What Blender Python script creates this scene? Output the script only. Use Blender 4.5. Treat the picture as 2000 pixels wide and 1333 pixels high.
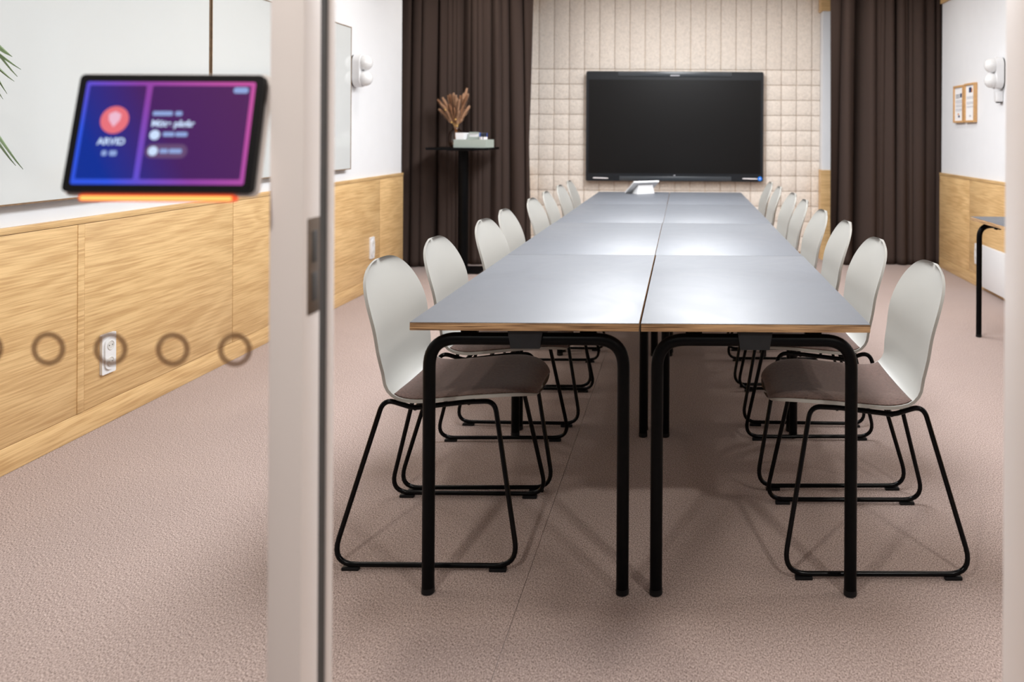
import bpy, bmesh, math, random
from mathutils import Vector, Matrix
R = math.radians
random.seed(7)
for o in list(bpy.data.objects): bpy.data.objects.remove(o)
S = bpy.context.scene
C = S.collection

# ------------------------------------------------------------------ camera
CX, CY, ROLL, FPX, CAMZ = 1334.05, 260.95, 0.0055, 1615.0, 1.2196
cd = bpy.data.cameras.new('camera'); cam = bpy.data.objects.new('camera', cd); C.objects.link(cam)
cd.sensor_fit = 'HORIZONTAL'; cd.sensor_width = 36.0; cd.lens = FPX / 2000 * 36
cd.shift_x = -(CX - 1000) / 2000; cd.shift_y = (CY - 666.5) / 2000
cd.clip_start = 0.02
cam.location = (0, 0, CAMZ); cam.rotation_euler = (R(90), -ROLL, 0)
cd.dof.use_dof = True; cd.dof.focus_distance = 2.75; cd.dof.aperture_fstop = 3.0
S.camera = cam

# ------------------------------------------------------------------ world, exposure
w = bpy.data.worlds.new('world'); S.world = w; w.use_nodes = True
w.node_tree.nodes['Background'].inputs[0].default_value = (0.93, 0.95, 1.0, 1)
w.node_tree.nodes['Background'].inputs[1].default_value = 0.14
S.view_settings.view_transform = 'Standard'; S.view_settings.look = 'None'
S.view_settings.gamma = 1.0; S.view_settings.use_curve_mapping = False
S.view_settings.exposure = 0.0
LAMP_W = 5.5
STRIP_W = 98.0
LAMP_COL = (1.0, 0.94, 0.87)

# ------------------------------------------------------------------ materials
M = {}
def nodes_of(name):
    m = bpy.data.materials.new(name); m.use_nodes = True
    nt = m.node_tree
    return m, nt, nt.nodes['Principled BSDF']
def sock(b, k, v):
    if k in b.inputs: b.inputs[k].default_value = v
def plain(name, col, rough=0.5, metal=0.0, spec=0.5, var=0.04, scale=40, bump=0.0, ior=None, sheen=0, stretch=(1,1,1)):
    m, nt, b = nodes_of(name)
    tc = nt.nodes.new('ShaderNodeTexCoord'); mp = nt.nodes.new('ShaderNodeMapping')
    mp.inputs['Scale'].default_value = stretch
    n = nt.nodes.new('ShaderNodeTexNoise'); n.inputs['Scale'].default_value = scale; n.inputs['Detail'].default_value = 4
    nt.links.new(tc.outputs['Object'], mp.inputs[0]); nt.links.new(mp.outputs[0], n.inputs['Vector'])
    r = nt.nodes.new('ShaderNodeValToRGB')
    r.color_ramp.elements[0].position = .3; r.color_ramp.elements[1].position = .7
    r.color_ramp.elements[0].color = tuple(c * (1 - var) for c in col) + (1,)
    r.color_ramp.elements[1].color = tuple(min(1, c * (1 + var)) for c in col) + (1,)
    nt.links.new(n.outputs['Fac'], r.inputs[0]); nt.links.new(r.outputs[0], b.inputs['Base Color'])
    sock(b, 'Roughness', rough); sock(b, 'Metallic', metal); sock(b, 'Specular IOR Level', spec)
    if ior: sock(b, 'IOR', ior)
    if sheen: sock(b, 'Sheen Weight', sheen)
    if bump:
        bp = nt.nodes.new('ShaderNodeBump'); bp.inputs['Strength'].default_value = bump; bp.inputs['Distance'].default_value = .004
        nt.links.new(n.outputs['Fac'], bp.inputs['Height']); nt.links.new(bp.outputs[0], b.inputs['Normal'])
    M[name] = m
    return m
def oak(name, dark, light, axis, rough=0.45):
    """oak veneer with long cathedral grain running along one world axis, offset per object"""
    m, nt, b = nodes_of(name)
    g = nt.nodes.new('ShaderNodeNewGeometry'); oi = nt.nodes.new('ShaderNodeObjectInfo')
    mul = nt.nodes.new('ShaderNodeVectorMath'); mul.operation = 'SCALE'; mul.inputs[0].default_value = (7, 13, 5)
    nt.links.new(oi.outputs['Random'], mul.inputs['Scale'])
    add = nt.nodes.new('ShaderNodeVectorMath'); add.operation = 'ADD'
    nt.links.new(g.outputs['Position'], add.inputs[0]); nt.links.new(mul.outputs[0], add.inputs[1])
    def mapped(s_along, s_across):
        mp = nt.nodes.new('ShaderNodeMapping')
        sc = [s_across] * 3; sc[axis] = s_along
        mp.inputs['Scale'].default_value = sc
        mp.inputs['Rotation'].default_value = (R(7), 0, 0) if axis == 1 else (0, R(5), 0)
        nt.links.new(add.outputs[0], mp.inputs[0]); return mp
    def noise(mp, scale, detail, dist=0.0):
        n = nt.nodes.new('ShaderNodeTexNoise'); n.inputs['Scale'].default_value = scale; n.inputs['Detail'].default_value = detail
        n.inputs['Distortion'].default_value = dist
        nt.links.new(mp.outputs[0], n.inputs['Vector']); return n
    big = noise(mapped(.7, 3.2), 1.0, 2, .5)
    fine = noise(mapped(4.5, 150.0), 1.0, 6, .3)
    # growth-ring bands: saw of the big field
    mr = nt.nodes.new('ShaderNodeMath'); mr.operation = 'MULTIPLY'; mr.inputs[1].default_value = 46
    nt.links.new(big.outputs['Fac'], mr.inputs[0])
    fr = nt.nodes.new('ShaderNodeMath'); fr.operation = 'SINE'; nt.links.new(mr.outputs[0], fr.inputs[0])
    a1 = nt.nodes.new('ShaderNodeMath'); a1.operation = 'MULTIPLY_ADD'; a1.inputs[1].default_value = .055; a1.inputs[2].default_value = .0
    nt.links.new(fr.outputs[0], a1.inputs[0])
    a2 = nt.nodes.new('ShaderNodeMath'); a2.operation = 'MULTIPLY_ADD'; a2.inputs[1].default_value = 1.0
    nt.links.new(fine.outputs['Fac'], a2.inputs[0]); nt.links.new(a1.outputs[0], a2.inputs[2])
    r = nt.nodes.new('ShaderNodeValToRGB')
    r.color_ramp.elements[0].position = .34; r.color_ramp.elements[1].position = .64
    r.color_ramp.elements[0].color = dark + (1,); r.color_ramp.elements[1].color = light + (1,)
    nt.links.new(a2.outputs[0], r.inputs[0]); nt.links.new(r.outputs[0], b.inputs['Base Color'])
    sock(b, 'Roughness', rough)
    bp = nt.nodes.new('ShaderNodeBump'); bp.inputs['Strength'].default_value = .15; bp.inputs['Distance'].default_value = .001
    nt.links.new(fine.outputs['Fac'], bp.inputs['Height']); nt.links.new(bp.outputs[0], b.inputs['Normal'])
    M[name] = m
def emit(name, col, strength):
    m, nt, b = nodes_of(name)
    sock(b, 'Base Color', (0, 0, 0, 1)); sock(b, 'Emission Color', col + (1,)); sock(b, 'Emission Strength', strength); sock(b, 'Roughness', .2)
    M[name] = m
def screen_gradient(name, c0, c1, c2, strength):
    """picture on a lit screen: left-to-right blend in the screen's own coordinates"""
    m, nt, b = nodes_of(name)
    tc = nt.nodes.new('ShaderNodeTexCoord'); sp = nt.nodes.new('ShaderNodeSeparateXYZ'); nt.links.new(tc.outputs['Object'], sp.inputs[0])
    a = nt.nodes.new('ShaderNodeMath'); a.operation = 'MULTIPLY_ADD'; a.inputs[1].default_value = 4.2; a.inputs[2].default_value = .24
    nt.links.new(sp.outputs['X'], a.inputs[0])
    c = nt.nodes.new('ShaderNodeMath'); c.operation = 'MULTIPLY_ADD'; c.inputs[1].default_value = 2.6
    nt.links.new(sp.outputs['Z'], c.inputs[0]); nt.links.new(a.outputs[0], c.inputs[2])
    r = nt.nodes.new('ShaderNodeValToRGB'); e = r.color_ramp.elements
    e[0].position = .0; e[0].color = c0 + (1,); e[1].position = 1.0; e[1].color = c2 + (1,)
    k = e.new(.45); k.color = c1 + (1,)
    nt.links.new(c.outputs[0], r.inputs[0])
    sock(b, 'Base Color', (0.005, 0.005, 0.006, 1)); sock(b, 'Roughness', .12)
    nt.links.new(r.outputs[0], b.inputs['Emission Color']); sock(b, 'Emission Strength', strength)
    M[name] = m
def glass(name, tint=(1, 1, 1), rough=0.0, k=1.0):
    m, nt, b = nodes_of(name); nt.nodes.remove(b)
    out = nt.nodes['Material Output']
    t = nt.nodes.new('ShaderNodeBsdfTransparent'); t.inputs[0].default_value = tint + (1,)
    gl = nt.nodes.new('ShaderNodeBsdfGlossy'); gl.inputs['Roughness'].default_value = rough
    f = nt.nodes.new('ShaderNodeLayerWeight'); f.inputs['Blend'].default_value = .5
    pw = nt.nodes.new('ShaderNodeMath'); pw.operation = 'POWER'; pw.inputs[1].default_value = 5.0
    nt.links.new(f.outputs['Facing'], pw.inputs[0])
    mu = nt.nodes.new('ShaderNodeMath'); mu.operation = 'MULTIPLY_ADD'; mu.inputs[1].default_value = .95*k; mu.inputs[2].default_value = .035*k
    nt.links.new(pw.outputs[0], mu.inputs[0])
    mx = nt.nodes.new('ShaderNodeMixShader')
    nt.links.new(mu.outputs[0], mx.inputs[0]); nt.links.new(t.outputs[0], mx.inputs[1]); nt.links.new(gl.outputs[0], mx.inputs[2])
    nt.links.new(mx.outputs[0], out.inputs[0]); M[name] = m
def film(name, col, alpha):
    m, nt, b = nodes_of(name)
    sock(b, 'Base Color', col + (1,)); sock(b, 'Roughness', .6); sock(b, 'Alpha', alpha); M[name] = m
def carpet(name):
    m, nt, b = nodes_of(name)
    g = nt.nodes.new('ShaderNodeNewGeometry')
    mp = nt.nodes.new('ShaderNodeMapping'); mp.inputs['Scale'].default_value = (1.0, .55, 1.0); mp.inputs['Rotation'].default_value = (0, 0, R(24))
    nt.links.new(g.outputs['Position'], mp.inputs[0])
    n1 = nt.nodes.new('ShaderNodeTexNoise'); n1.inputs['Scale'].default_value = 300; n1.inputs['Detail'].default_value = 3; n1.inputs['Roughness'].default_value = .7
    nt.links.new(mp.outputs[0], n1.inputs['Vector'])
    n2 = nt.nodes.new('ShaderNodeTexNoise'); n2.inputs['Scale'].default_value = 2.2; n2.inputs['Detail'].default_value = 3
    nt.links.new(g.outputs['Position'], n2.inputs['Vector'])
    r = nt.nodes.new('ShaderNodeValToRGB'); e = r.color_ramp.elements
    e[0].position = .34; e[0].color = (.14, .098, .083, 1); e[1].position = .64; e[1].color = (.63, .495, .445, 1)
    nt.links.new(n1.outputs['Fac'], r.inputs[0])
    mx = nt.nodes.new('ShaderNodeMix'); mx.data_type = 'RGBA'; mx.blend_type = 'MULTIPLY'
    r2 = nt.nodes.new('ShaderNodeValToRGB'); r2.color_ramp.elements[0].color = (.9, .9, .91, 1); r2.color_ramp.elements[1].color = (1, 1, 1, 1)
    nt.links.new(n2.outputs['Fac'], r2.inputs[0])
    mx.inputs[0].default_value = 1.0
    nt.links.new(r.outputs[0], mx.inputs[6]); nt.links.new(r2.outputs[0], mx.inputs[7]); nt.links.new(mx.outputs[2], b.inputs['Base Color'])
    sock(b, 'Roughness', .95); sock(b, 'Specular IOR Level', .1); sock(b, 'Sheen Weight', .08); sock(b, 'Sheen Roughness', .6)
    bp = nt.nodes.new('ShaderNodeBump'); bp.inputs['Strength'].default_value = .9; bp.inputs['Distance'].default_value = .004
    nt.links.new(n1.outputs['Fac'], bp.inputs['Height']); nt.links.new(bp.outputs[0], b.inputs['Normal'])
    M[name] = m
def felt(name, col):
    """rough wood-wool board"""
    m, nt, b = nodes_of(name)
    g = nt.nodes.new('ShaderNodeNewGeometry')
    n = nt.nodes.new('ShaderNodeTexNoise'); n.inputs['Scale'].default_value = 38; n.inputs['Detail'].default_value = 5; n.inputs['Distortion'].default_value = 1.2
    nt.links.new(g.outputs['Position'], n.inputs['Vector'])
    r = nt.nodes.new('ShaderNodeValToRGB'); e = r.color_ramp.elements
    e[0].position = .3; e[0].color = tuple(c * .84 for c in col) + (1,); e[1].position = .62; e[1].color = col + (1,)
    nt.links.new(n.outputs['Fac'], r.inputs[0]); nt.links.new(r.outputs[0], b.inputs['Base Color'])
    sock(b, 'Roughness', .95); sock(b, 'Specular IOR Level', .1)
    bp = nt.nodes.new('ShaderNodeBump'); bp.inputs['Strength'].default_value = .8; bp.inputs['Distance'].default_value = .008
    nt.links.new(n.outputs['Fac'], bp.inputs['Height']); nt.links.new(bp.outputs[0], b.inputs['Normal'])
    M[name] = m

plain('wall_paint', (.77, .78, .80), .7, spec=.25, var=.01, scale=8)
plain('ceiling_paint', (.85, .85, .84), .8, spec=.2, var=.01)
carpet('carpet')
oak('oak_y', (.53, .32, .135), (.74, .50, .24), 1)
oak('oak_x', (.53, .32, .135), (.74, .50, .24), 0)
felt('wood_wool', (.80, .715, .63))
plain('groove', (.66, .50, .34), .9, var=.1)
plain('curtain_cloth', (.056, .039, .033), .95, spec=.05, var=.10, scale=400)
plain('shell', (.365, .358, .332), .42, var=.01, scale=10)
plain('seat_fabric', (.105, .062, .050), .95, spec=.15, var=.45, scale=140, bump=.5, sheen=.25, stretch=(1, 3.2, 1))
plain('black_tube', (.0022, .0022, .0026), .2, var=.1, spec=.14)
plain('black_matt', (.0022, .0022, .0026), .42, var=.1, spec=.09)
plain('black_plastic', (.008, .008, .009), .4, var=.05, spec=.2)
plain('bracket_grey', (.018, .019, .021), .6, var=.1, spec=.25)
plain('white_plastic', (.76, .76, .765), .35, var=.005)
plain('opal_glass', (.74, .74, .74), .18, var=.005)
plain('frame_white', (.84, .79, .765), .4, var=.01, scale=5)
plain('gasket', (.055, .052, .05), .7, var=.1)
plain('steel', (.17, .13, .10), .45, metal=.7, var=.1)
plain('sage', (.38, .43, .385), .5, var=.02)
plain('paper', (.86, .86, .87), .8, var=.01)
plain('ink', (.10, .10, .13), .8, var=.05)
plain('ink_pale', (.50, .50, .54), .8, var=.05)
plain('ink_navy', (.02, .04, .12), .8, var=.05)
plain('ink_orange', (.65, .25, .06), .8, var=.05)
plain('frame_oak', (.62, .36, .155), .5, var=.12, scale=60)
plain('board_edge', (.20, .12, .06), .6, var=.25, scale=50)
plain('dark_grey', (.010, .012, .015), .35, var=.05, spec=.3)
plain('tv_bar', (.035, .042, .05), .3, var=.05)
plain('tv_screen', (.006, .0055, .0055), .3, var=.02, spec=.22)
plain('sticker_blue', (.01, .22, .85), .4, var=.02)
plain('pen_white', (.8, .77, .78), .4, var=.02)
plain('board_glass', (.62, .64, .635), .06, var=.004, scale=3, spec=.5)
plain('aluminium', (.55, .55, .55), .35, metal=.9, var=.05)
plain('leaf_green', (.15, .225, .105), .45, var=.35, scale=9)
plain('soil', (.03, .02, .015), .95, var=.4, scale=90, bump=.6)
plain('terracotta', (.62, .60, .57), .7, var=.05)
plain('trunk', (.16, .11, .07), .9, var=.3, scale=60, bump=.5)
plain('pampas', (.50, .275, .155), .95, var=.35, scale=220, bump=.8, sheen=.3)
plain('pampas_dark', (.34, .165, .085), .95, var=.35, scale=220, bump=.8)
plain('stem_straw', (.55, .33, .13), .8, var=.2)
plain('gold', (.8, .5, .16), .3, metal=.6, var=.1)
plain('cap_blue', (.01, .10, .6), .4, var=.05)
plain('cap_dark', (.01, .014, .03), .4, var=.05)
plain('icon_pink', (.8, .2, .2), .5)
glass('glass', (.985, .99, .99), 0.0, .55)
glass('vase_glass', (.80, .72, .66), .03, 1.4)
film('decal_film', (.24, .12, .05), .55)
emit('led_orange', (1.0, .50, .12), 1.5)
emit('led_rim_glow', (1.0, .11, .03), 1.0)
emit('lamp_disc', (1.0, .97, .93), 3.0)
emit('ui_pink', (.95, .20, .24), .85)
emit('ui_pink_light', (.95, .55, .70), .9)
emit('ui_text', (.62, .76, 1.0), 1.0)
emit('ui_text_dim', (.38, .52, .95), .75)
emit('ui_pill', (.17, .09, .22), .8)
screen_gradient('ui_border', (.03, .10, .85), (.30, .06, .42), (.62, .10, .40), .9)
screen_gradient('ui_panel', (.0, .028, .33), (.07, .014, .13), (.095, .02, .115), .9)

def laminate():
    m, nt, b = nodes_of('laminate')
    g = nt.nodes.new('ShaderNodeNewGeometry')
    n = nt.nodes.new('ShaderNodeTexNoise'); n.inputs['Scale'].default_value = 3.0; n.inputs['Detail'].default_value = 6; n.inputs['Distortion'].default_value = 2.2
    nt.links.new(g.outputs['Position'], n.inputs['Vector'])
    r = nt.nodes.new('ShaderNodeMapRange'); r.inputs[1].default_value = .3; r.inputs[2].default_value = .75; r.inputs[3].default_value = .49; r.inputs[4].default_value = .56
    nt.links.new(n.outputs['Fac'], r.inputs[0]); nt.links.new(r.outputs[0], b.inputs['Roughness'])
    sock(b, 'Base Color', (.085, .093, .110, 1)); sock(b, 'IOR', 1.75)
    M['laminate'] = m
laminate()
def plywood():
    m, nt, b = nodes_of('plywood')
    g = nt.nodes.new('ShaderNodeNewGeometry')
    mp = nt.nodes.new('ShaderNodeMapping'); mp.inputs['Scale'].default_value = (9, 9, 300)
    nt.links.new(g.outputs['Position'], mp.inputs[0])
    n = nt.nodes.new('ShaderNodeTexNoise'); n.inputs['Scale'].default_value = 1.0; n.inputs['Detail'].default_value = 3
    nt.links.new(mp.outputs[0], n.inputs['Vector'])
    r = nt.nodes.new('ShaderNodeValToRGB'); e = r.color_ramp.elements
    e[0].position = .34; e[0].color = (.17, .085, .035, 1); e[1].position = .6; e[1].color = (.55, .34, .17, 1)
    nt.links.new(n.outputs['Fac'], r.inputs[0]); nt.links.new(r.outputs[0], b.inputs['Base Color']); sock(b, 'Roughness', .6)
    M['plywood'] = m
plywood()

# ------------------------------------------------------------------ geometry helpers
class MB:
    def __init__(s): s.v = []; s.f = []
    def add(s, vs, fs):
        k = len(s.v); s.v += [tuple(v) for v in vs]; s.f += [tuple(i + k for i in f) for f in fs]; return s
    def box(s, x0, x1, y0, y1, z0, z1):
        return s.add([(x0,y0,z0),(x1,y0,z0),(x1,y1,z0),(x0,y1,z0),(x0,y0,z1),(x1,y0,z1),(x1,y1,z1),(x0,y1,z1)],
                     [(0,3,2,1),(4,5,6,7),(0,1,5,4),(1,2,6,5),(2,3,7,6),(3,0,4,7)])
    def cham(s, x0, x1, y0, y1, z0, z1, c):
        """box with chamfered edges on all sides"""
        X = (x0, x0+c, x1-c, x1); Y = (y0, y0+c, y1-c, y1); Z = (z0, z0+c, z1-c, z1)
        bm = bmesh.new(); bmesh.ops.create_cube(bm, size=1)
        for v in bm.verts:
            v.co = (x0 if v.co.x < 0 else x1, y0 if v.co.y < 0 else y1, z0 if v.co.z < 0 else z1)
        bmesh.ops.bevel(bm, geom=list(bm.edges), offset=c, segments=2, affect='EDGES', profile=.5)
        bm.verts.index_update()
        s.add([v.co[:] for v in bm.verts], [[v.index for v in f.verts] for f in bm.faces]); bm.free(); return s
    def tube(s, pts, r, n=12, closed=False, caps=True):
        pts = [Vector(p) for p in pts]; N = len(pts)
        rr = r if isinstance(r, (list, tuple)) else [r] * N
        tang = []
        for i in range(N):
            a = pts[i-1] if (closed or i > 0) else pts[i]; b = pts[(i+1) % N] if (closed or i < N-1) else pts[i]
            tang.append((b - a).normalized())
        up = Vector((0,0,1)) if abs(tang[0].z) < .9 else Vector((0,1,0))
        nrm = (up - tang[0] * up.dot(tang[0])).normalized()
        vs = []
        for i in range(N):
            if i > 0:
                nrm = (nrm - tang[i] * nrm.dot(tang[i])).normalized()
            bi = tang[i].cross(nrm)
            for k in range(n):
                a = 2*math.pi*k/n
                vs.append(pts[i] + (nrm*math.cos(a) + bi*math.sin(a)) * rr[i])
        fs = []
        for i in range(N if closed else N-1):
            j = (i+1) % N
            for k in range(n):
                fs.append((i*n+k, i*n+(k+1)%n, j*n+(k+1)%n, j*n+k))
        if not closed and caps:
            fs.append(tuple(range(n-1,-1,-1))); fs.append(tuple((N-1)*n+k for k in range(n)))
        return s.add(vs, fs)
    def lathe(s, prof, n=32, c=(0,0,0), axis='z', cap=True):
        vs = []; fs = []
        for (r, z) in prof:
            for k in range(n):
                a = 2*math.pi*k/n
                p = (r*math.cos(a), r*math.sin(a), z)
                if axis == 'x': p = (p[2], p[0], p[1])
                if axis == 'y': p = (p[0], p[2], p[1])
                vs.append((p[0]+c[0], p[1]+c[1], p[2]+c[2]))
        for i in range(len(prof)-1):
            for k in range(n):
                fs.append((i*n+k, i*n+(k+1)%n, (i+1)*n+(k+1)%n, (i+1)*n+k))
        if cap:
            fs.append(tuple(range(n-1,-1,-1))); L = len(prof)-1; fs.append(tuple(L*n+k for k in range(n)))
        return s.add(vs, fs)
    def prism(s, poly, z0, z1, fn=lambda x, y, z: (x, y, z)):
        n = len(poly)
        vs = [fn(x, y, z0) for x, y in poly] + [fn(x, y, z1) for x, y in poly]
        fs = [tuple(range(n-1,-1,-1)), tuple(range(n, 2*n))] + [(i, (i+1)%n, n+(i+1)%n, n+i) for i in range(n)]
        return s.add(vs, fs)
    def mesh(s, name, smooth=True, angle=35):
        me = bpy.data.meshes.new(name); me.from_pydata(s.v, [], s.f)
        bm = bmesh.new(); bm.from_mesh(me); bmesh.ops.recalc_face_normals(bm, faces=bm.faces); bm.to_mesh(me); bm.free()
        if smooth:
            for p in me.polygons: p.use_smooth = True
            me.set_sharp_from_angle(angle=R(angle))
        return me
    def build(s, name, mat, parent=None, smooth=True, angle=35):
        return put(name, s.mesh(name, smooth, angle), mat, parent)
def put(name, me, mat, parent=None, loc=None):
    if mat is not None and not me.materials: me.materials.append(M[mat])
    o = bpy.data.objects.new(name, me); C.objects.link(o)
    if parent: o.parent = parent
    if loc: o.location = loc
    return o
def thing(name, label, cat, loc=(0,0,0), rz=0, group=None):
    o = bpy.data.objects.new(name, None); C.objects.link(o); o.empty_display_size = .1
    o.location = loc; o.rotation_euler = (0,0,rz); o['label'] = label; o['category'] = cat
    if group: o['group'] = group
    return o
def tag(o, label, cat, group=None):
    o['label'] = label; o['category'] = cat
    if group: o['group'] = group
    return o
def structure(o): o['kind'] = 'structure'; return o
def empty_structure(name): o = bpy.data.objects.new(name, None); C.objects.link(o); return structure(o)
def dup(root, loc, rz, label):
    r = root.copy(); C.objects.link(r); r.location = loc; r.rotation_euler = (0,0,rz); r['label'] = label
    for ch in root.children:
        c = ch.copy(); C.objects.link(c); c.parent = r
        for g in ch.children:
            d = g.copy(); C.objects.link(d); d.parent = c
    return r
def fillet(pts, rads, closed=False, n=7):
    pts = [Vector(p) for p in pts]; N = len(pts); out = []
    for i in range(N):
        r = rads[i] if isinstance(rads, (list, tuple)) else rads
        if (not closed and i in (0, N-1)) or r == 0: out.append(pts[i]); continue
        p, a, b = pts[i], (pts[i-1]-pts[i]), (pts[(i+1)%N]-pts[i])
        la, lb = a.length, b.length; a.normalize(); b.normalize()
        ang = a.angle(b); t = min(r / math.tan(ang/2), la*.48, lb*.48)
        q0, q1 = p + a*t, p + b*t
        for k in range(n):
            u = k/(n-1); out.append(q0*(1-u)**2 + p*(2*u*(1-u)) + q1*u*u)
    return out
def catmull(pts, n):
    out = []
    P = [Vector(p) for p in pts]; P = [P[0]*2-P[1]] + P + [P[-1]*2-P[-2]]
    for i in range(1, len(P)-2):
        for k in range(n):
            t = k/n; a,b,c,d = P[i-1:i+3]
            out.append(.5*((2*b)+(c-a)*t+(2*a-5*b+4*c-d)*t*t+(3*b-a-3*c+d)*t**3))
    out.append(P[-2]); return out
def rrect(x0, x1, y0, y1, r, n=6):
    out = []
    for cx, cy, a0 in ((x1-r,y0+r,-90),(x1-r,y1-r,0),(x0+r,y1-r,90),(x0+r,y0+r,180)):
        for k in range(n+1):
            a = R(a0 + 90*k/n); out.append((cx+r*math.cos(a), cy+r*math.sin(a)))
    return out

# ------------------------------------------------------------------ the room
XL, XR = -2.404, 2.39
YG = 1.145                       # glass partition
YE_L, YE_R = 7.06, 7.64          # where the side walls end in front of the curtains
YB, YT = 8.05, 8.20              # flanking back wall, tiled back wall
ZC = 2.75
WT = .872                        # wainscot top
SEAM = -.42
fl = empty_structure('floor')
put('carpet', MB().box(-6, SEAM-.0007, -6, 8.4, -.003, 0).mesh('carpet'), 'carpet', fl)
put('carpet', MB().box(SEAM+.0007, 6, -6, 8.4, -.003, 0).mesh('carpet'), 'carpet', fl)
put('underlay', MB().box(-6, 6, -6, 8.4, -.06, -.0031).mesh('underlay'), 'terracotta', fl)
structure(MB().box(-5, 5, -3.0, 8.4, ZC, ZC+.1).build('ceiling', 'ceiling_paint'))

def side_wall(side, X, yend, seams):
    s = -1 if side == 'left' else 1
    nm = 'wall_' + side
    wl = structure(MB().box(min(X, X+s*.14), max(X, X+s*.14), 1.0, yend, 0, ZC).build(nm, 'wall_paint'))
    xa, xb = sorted((X, X - s*.018))
    T = WT - .024
    for y0, y1 in zip(seams[:-1], seams[1:]):
        MB().cham(xa, xb, y0+.0025, y1-.0025, .098, T-.002, .0012).build('panel', 'oak_y', wl)
    MB().cham(min(X, X-s*.02), max(X, X-s*.02), seams[0], yend, T, WT, .0015).build('cap_strip', 'oak_y', wl)
    return wl
wl = side_wall('left', XL, YE_L, [1.14, 2.21, 3.30, 4.39, 5.46, 6.52, YE_L])
MB().cham(XL-.001, XL+.021, 3.262, 3.298, .098, WT-.026, .001).build('joint_strip', 'oak_y', wl)
wr = side_wall('right', XR, YE_R, [1.14, 2.2, 3.2, 4.2, 5.8, 6.84, YE_R])
structure(MB().cham(XL, XL+.018, 1.14, YE_L, .001, .096, .0012).build('baseboard_left', 'oak_y'))
structure(MB().cham(XR-.018, XR, 1.14, YE_R, .001, .096, .0012).build('baseboard_right', 'oak_y'))
# oak band at the top of the walls
structure(MB().box(XL, XL+.02, 1.14, YE_L, 2.43, ZC).build('trim_1', 'oak_y'))
structure(MB().box(XR-.02, XR, 1.14, YE_R, 2.43, ZC).build('trim_2', 'oak_y'))

# back wall: recess clad in wood-wool boards between two flanking walls
wb = structure(MB().box(-1.55, 1.38, YT, YT+.1, 0, ZC).build('wall_back', 'groove'))
XA, XB = -1.53, 1.356
cols = [XA] + [-1.43 + .15*k for k in range(19)] + [XB]
G = .0023
cache = {}
for a, b in zip(cols[:-1], cols[1:]):
    wdt = round(b - a, 4)
    strong = lambda x: round((x + 1.43) / .15) % 4 == 1
    key = (wdt, 'u')
    if key not in cache:
        cache[key] = MB().cham(0, wdt-2*G, -.014, 0, 0, ZC-1.853-.002, .002).mesh('tile'); 
        cache[(wdt, 'l')] = MB().cham(0, wdt-2*G, -.014, 0, 0, .15-2*G, .002).mesh('tile')
        for kk in 'ul': cache[(wdt, kk)].materials.append(M['wood_wool'])
    o = put('tile', cache[key], None, wb, (a+G, YT-.0005+random.uniform(-.0015,.0015), 1.853+G))
    for r_ in range(13):
        z = 1.853 - .15*(r_+1)
        if z < -.01: continue
        put('tile', cache[(wdt, 'l')], None, wb, (a+G, YT-.0005+random.uniform(-.0015,.0015), z+G))
for nm, x0, x1 in (('wall_back_left', -3.0, XA), ('wall_back_right', XB, 3.0)):
    k = structure(MB().box(x0, x1, YB, YT+.1, 0, ZC).build(nm, 'wall_paint'))
    e0, e1 = (x0, x1+.014) if x0 < 0 else (x0-.014, x1)
    MB().box(e0, e1, YB-.018, YT-.024, 0, WT).build('panel', 'oak_x', k)
    MB().box(e0+(0 if x0<0 else -.008), e1+(.008 if x0<0 else 0), YB-.018, YT-.024, 2.42, ZC).build('cap_strip', 'oak_x', k)
# ends of the niches behind the curtains
structure(MB().box(-3.1, -3.0, YE_L, 8.3, 0, ZC).build('wall_niche_left', 'wall_paint'))
structure(MB().box(3.0, 3.1, YE_R, 8.3, 0, ZC).build('wall_niche_right', 'wall_paint'))
structure(MB().box(-3.0, XL-.14, YE_L-.1, YE_L, 0, ZC).build('wall_return_left', 'wall_paint'))
structure(MB().box(XR+.14, 3.0, YE_R-.1, YE_R, 0, ZC).build('wall_return_right', 'wall_paint'))

# ------------------------------------------------------------------ ceiling downlights (above the frame)
lamp_body = MB().lathe([(.085, -.012), (.10, -.012), (.10, 0), (.075, 0), (.075, .04), (.001, .04)], 28, cap=False).mesh('trim_ring'); lamp_body.materials.append(M['white_plastic'])
lamp_disc = MB().lathe([(.0005, .004), (.074, .004), (.074, .008), (.0005, .008)], 28).mesh('diffuser'); lamp_disc.materials.append(M['lamp_disc'])
spots = [(x, y) for y in (2.3, 4.2, 5.8, 7.15) for x in (-1.75, 1.5)] + [(-.95, .15), (1.25, .15)]
for x, y in spots:
    inside = y > 1
    lab = ('round white downlight set into the ceiling over the aisle beside the meeting tables' if inside else 'round white downlight set into the corridor ceiling outside the glass')
    t = thing('ceiling_downlight', lab, 'ceiling light', (x, y, ZC-.05), 0, 'room downlights' if inside else 'corridor downlights')
    put('trim_ring', lamp_body, None, t); put('diffuser', lamp_disc, None, t)
    ld = bpy.data.lights.new('lamp_light', 'AREA'); ld.shape = 'DISK'; ld.size = .13; ld.energy = LAMP_W * (1 if inside else 6.2); ld.color = LAMP_COL
    lo = bpy.data.objects.new('lamp_light', ld); C.objects.link(lo); lo.parent = t; lo.location = (0, 0, -.016)
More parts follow.
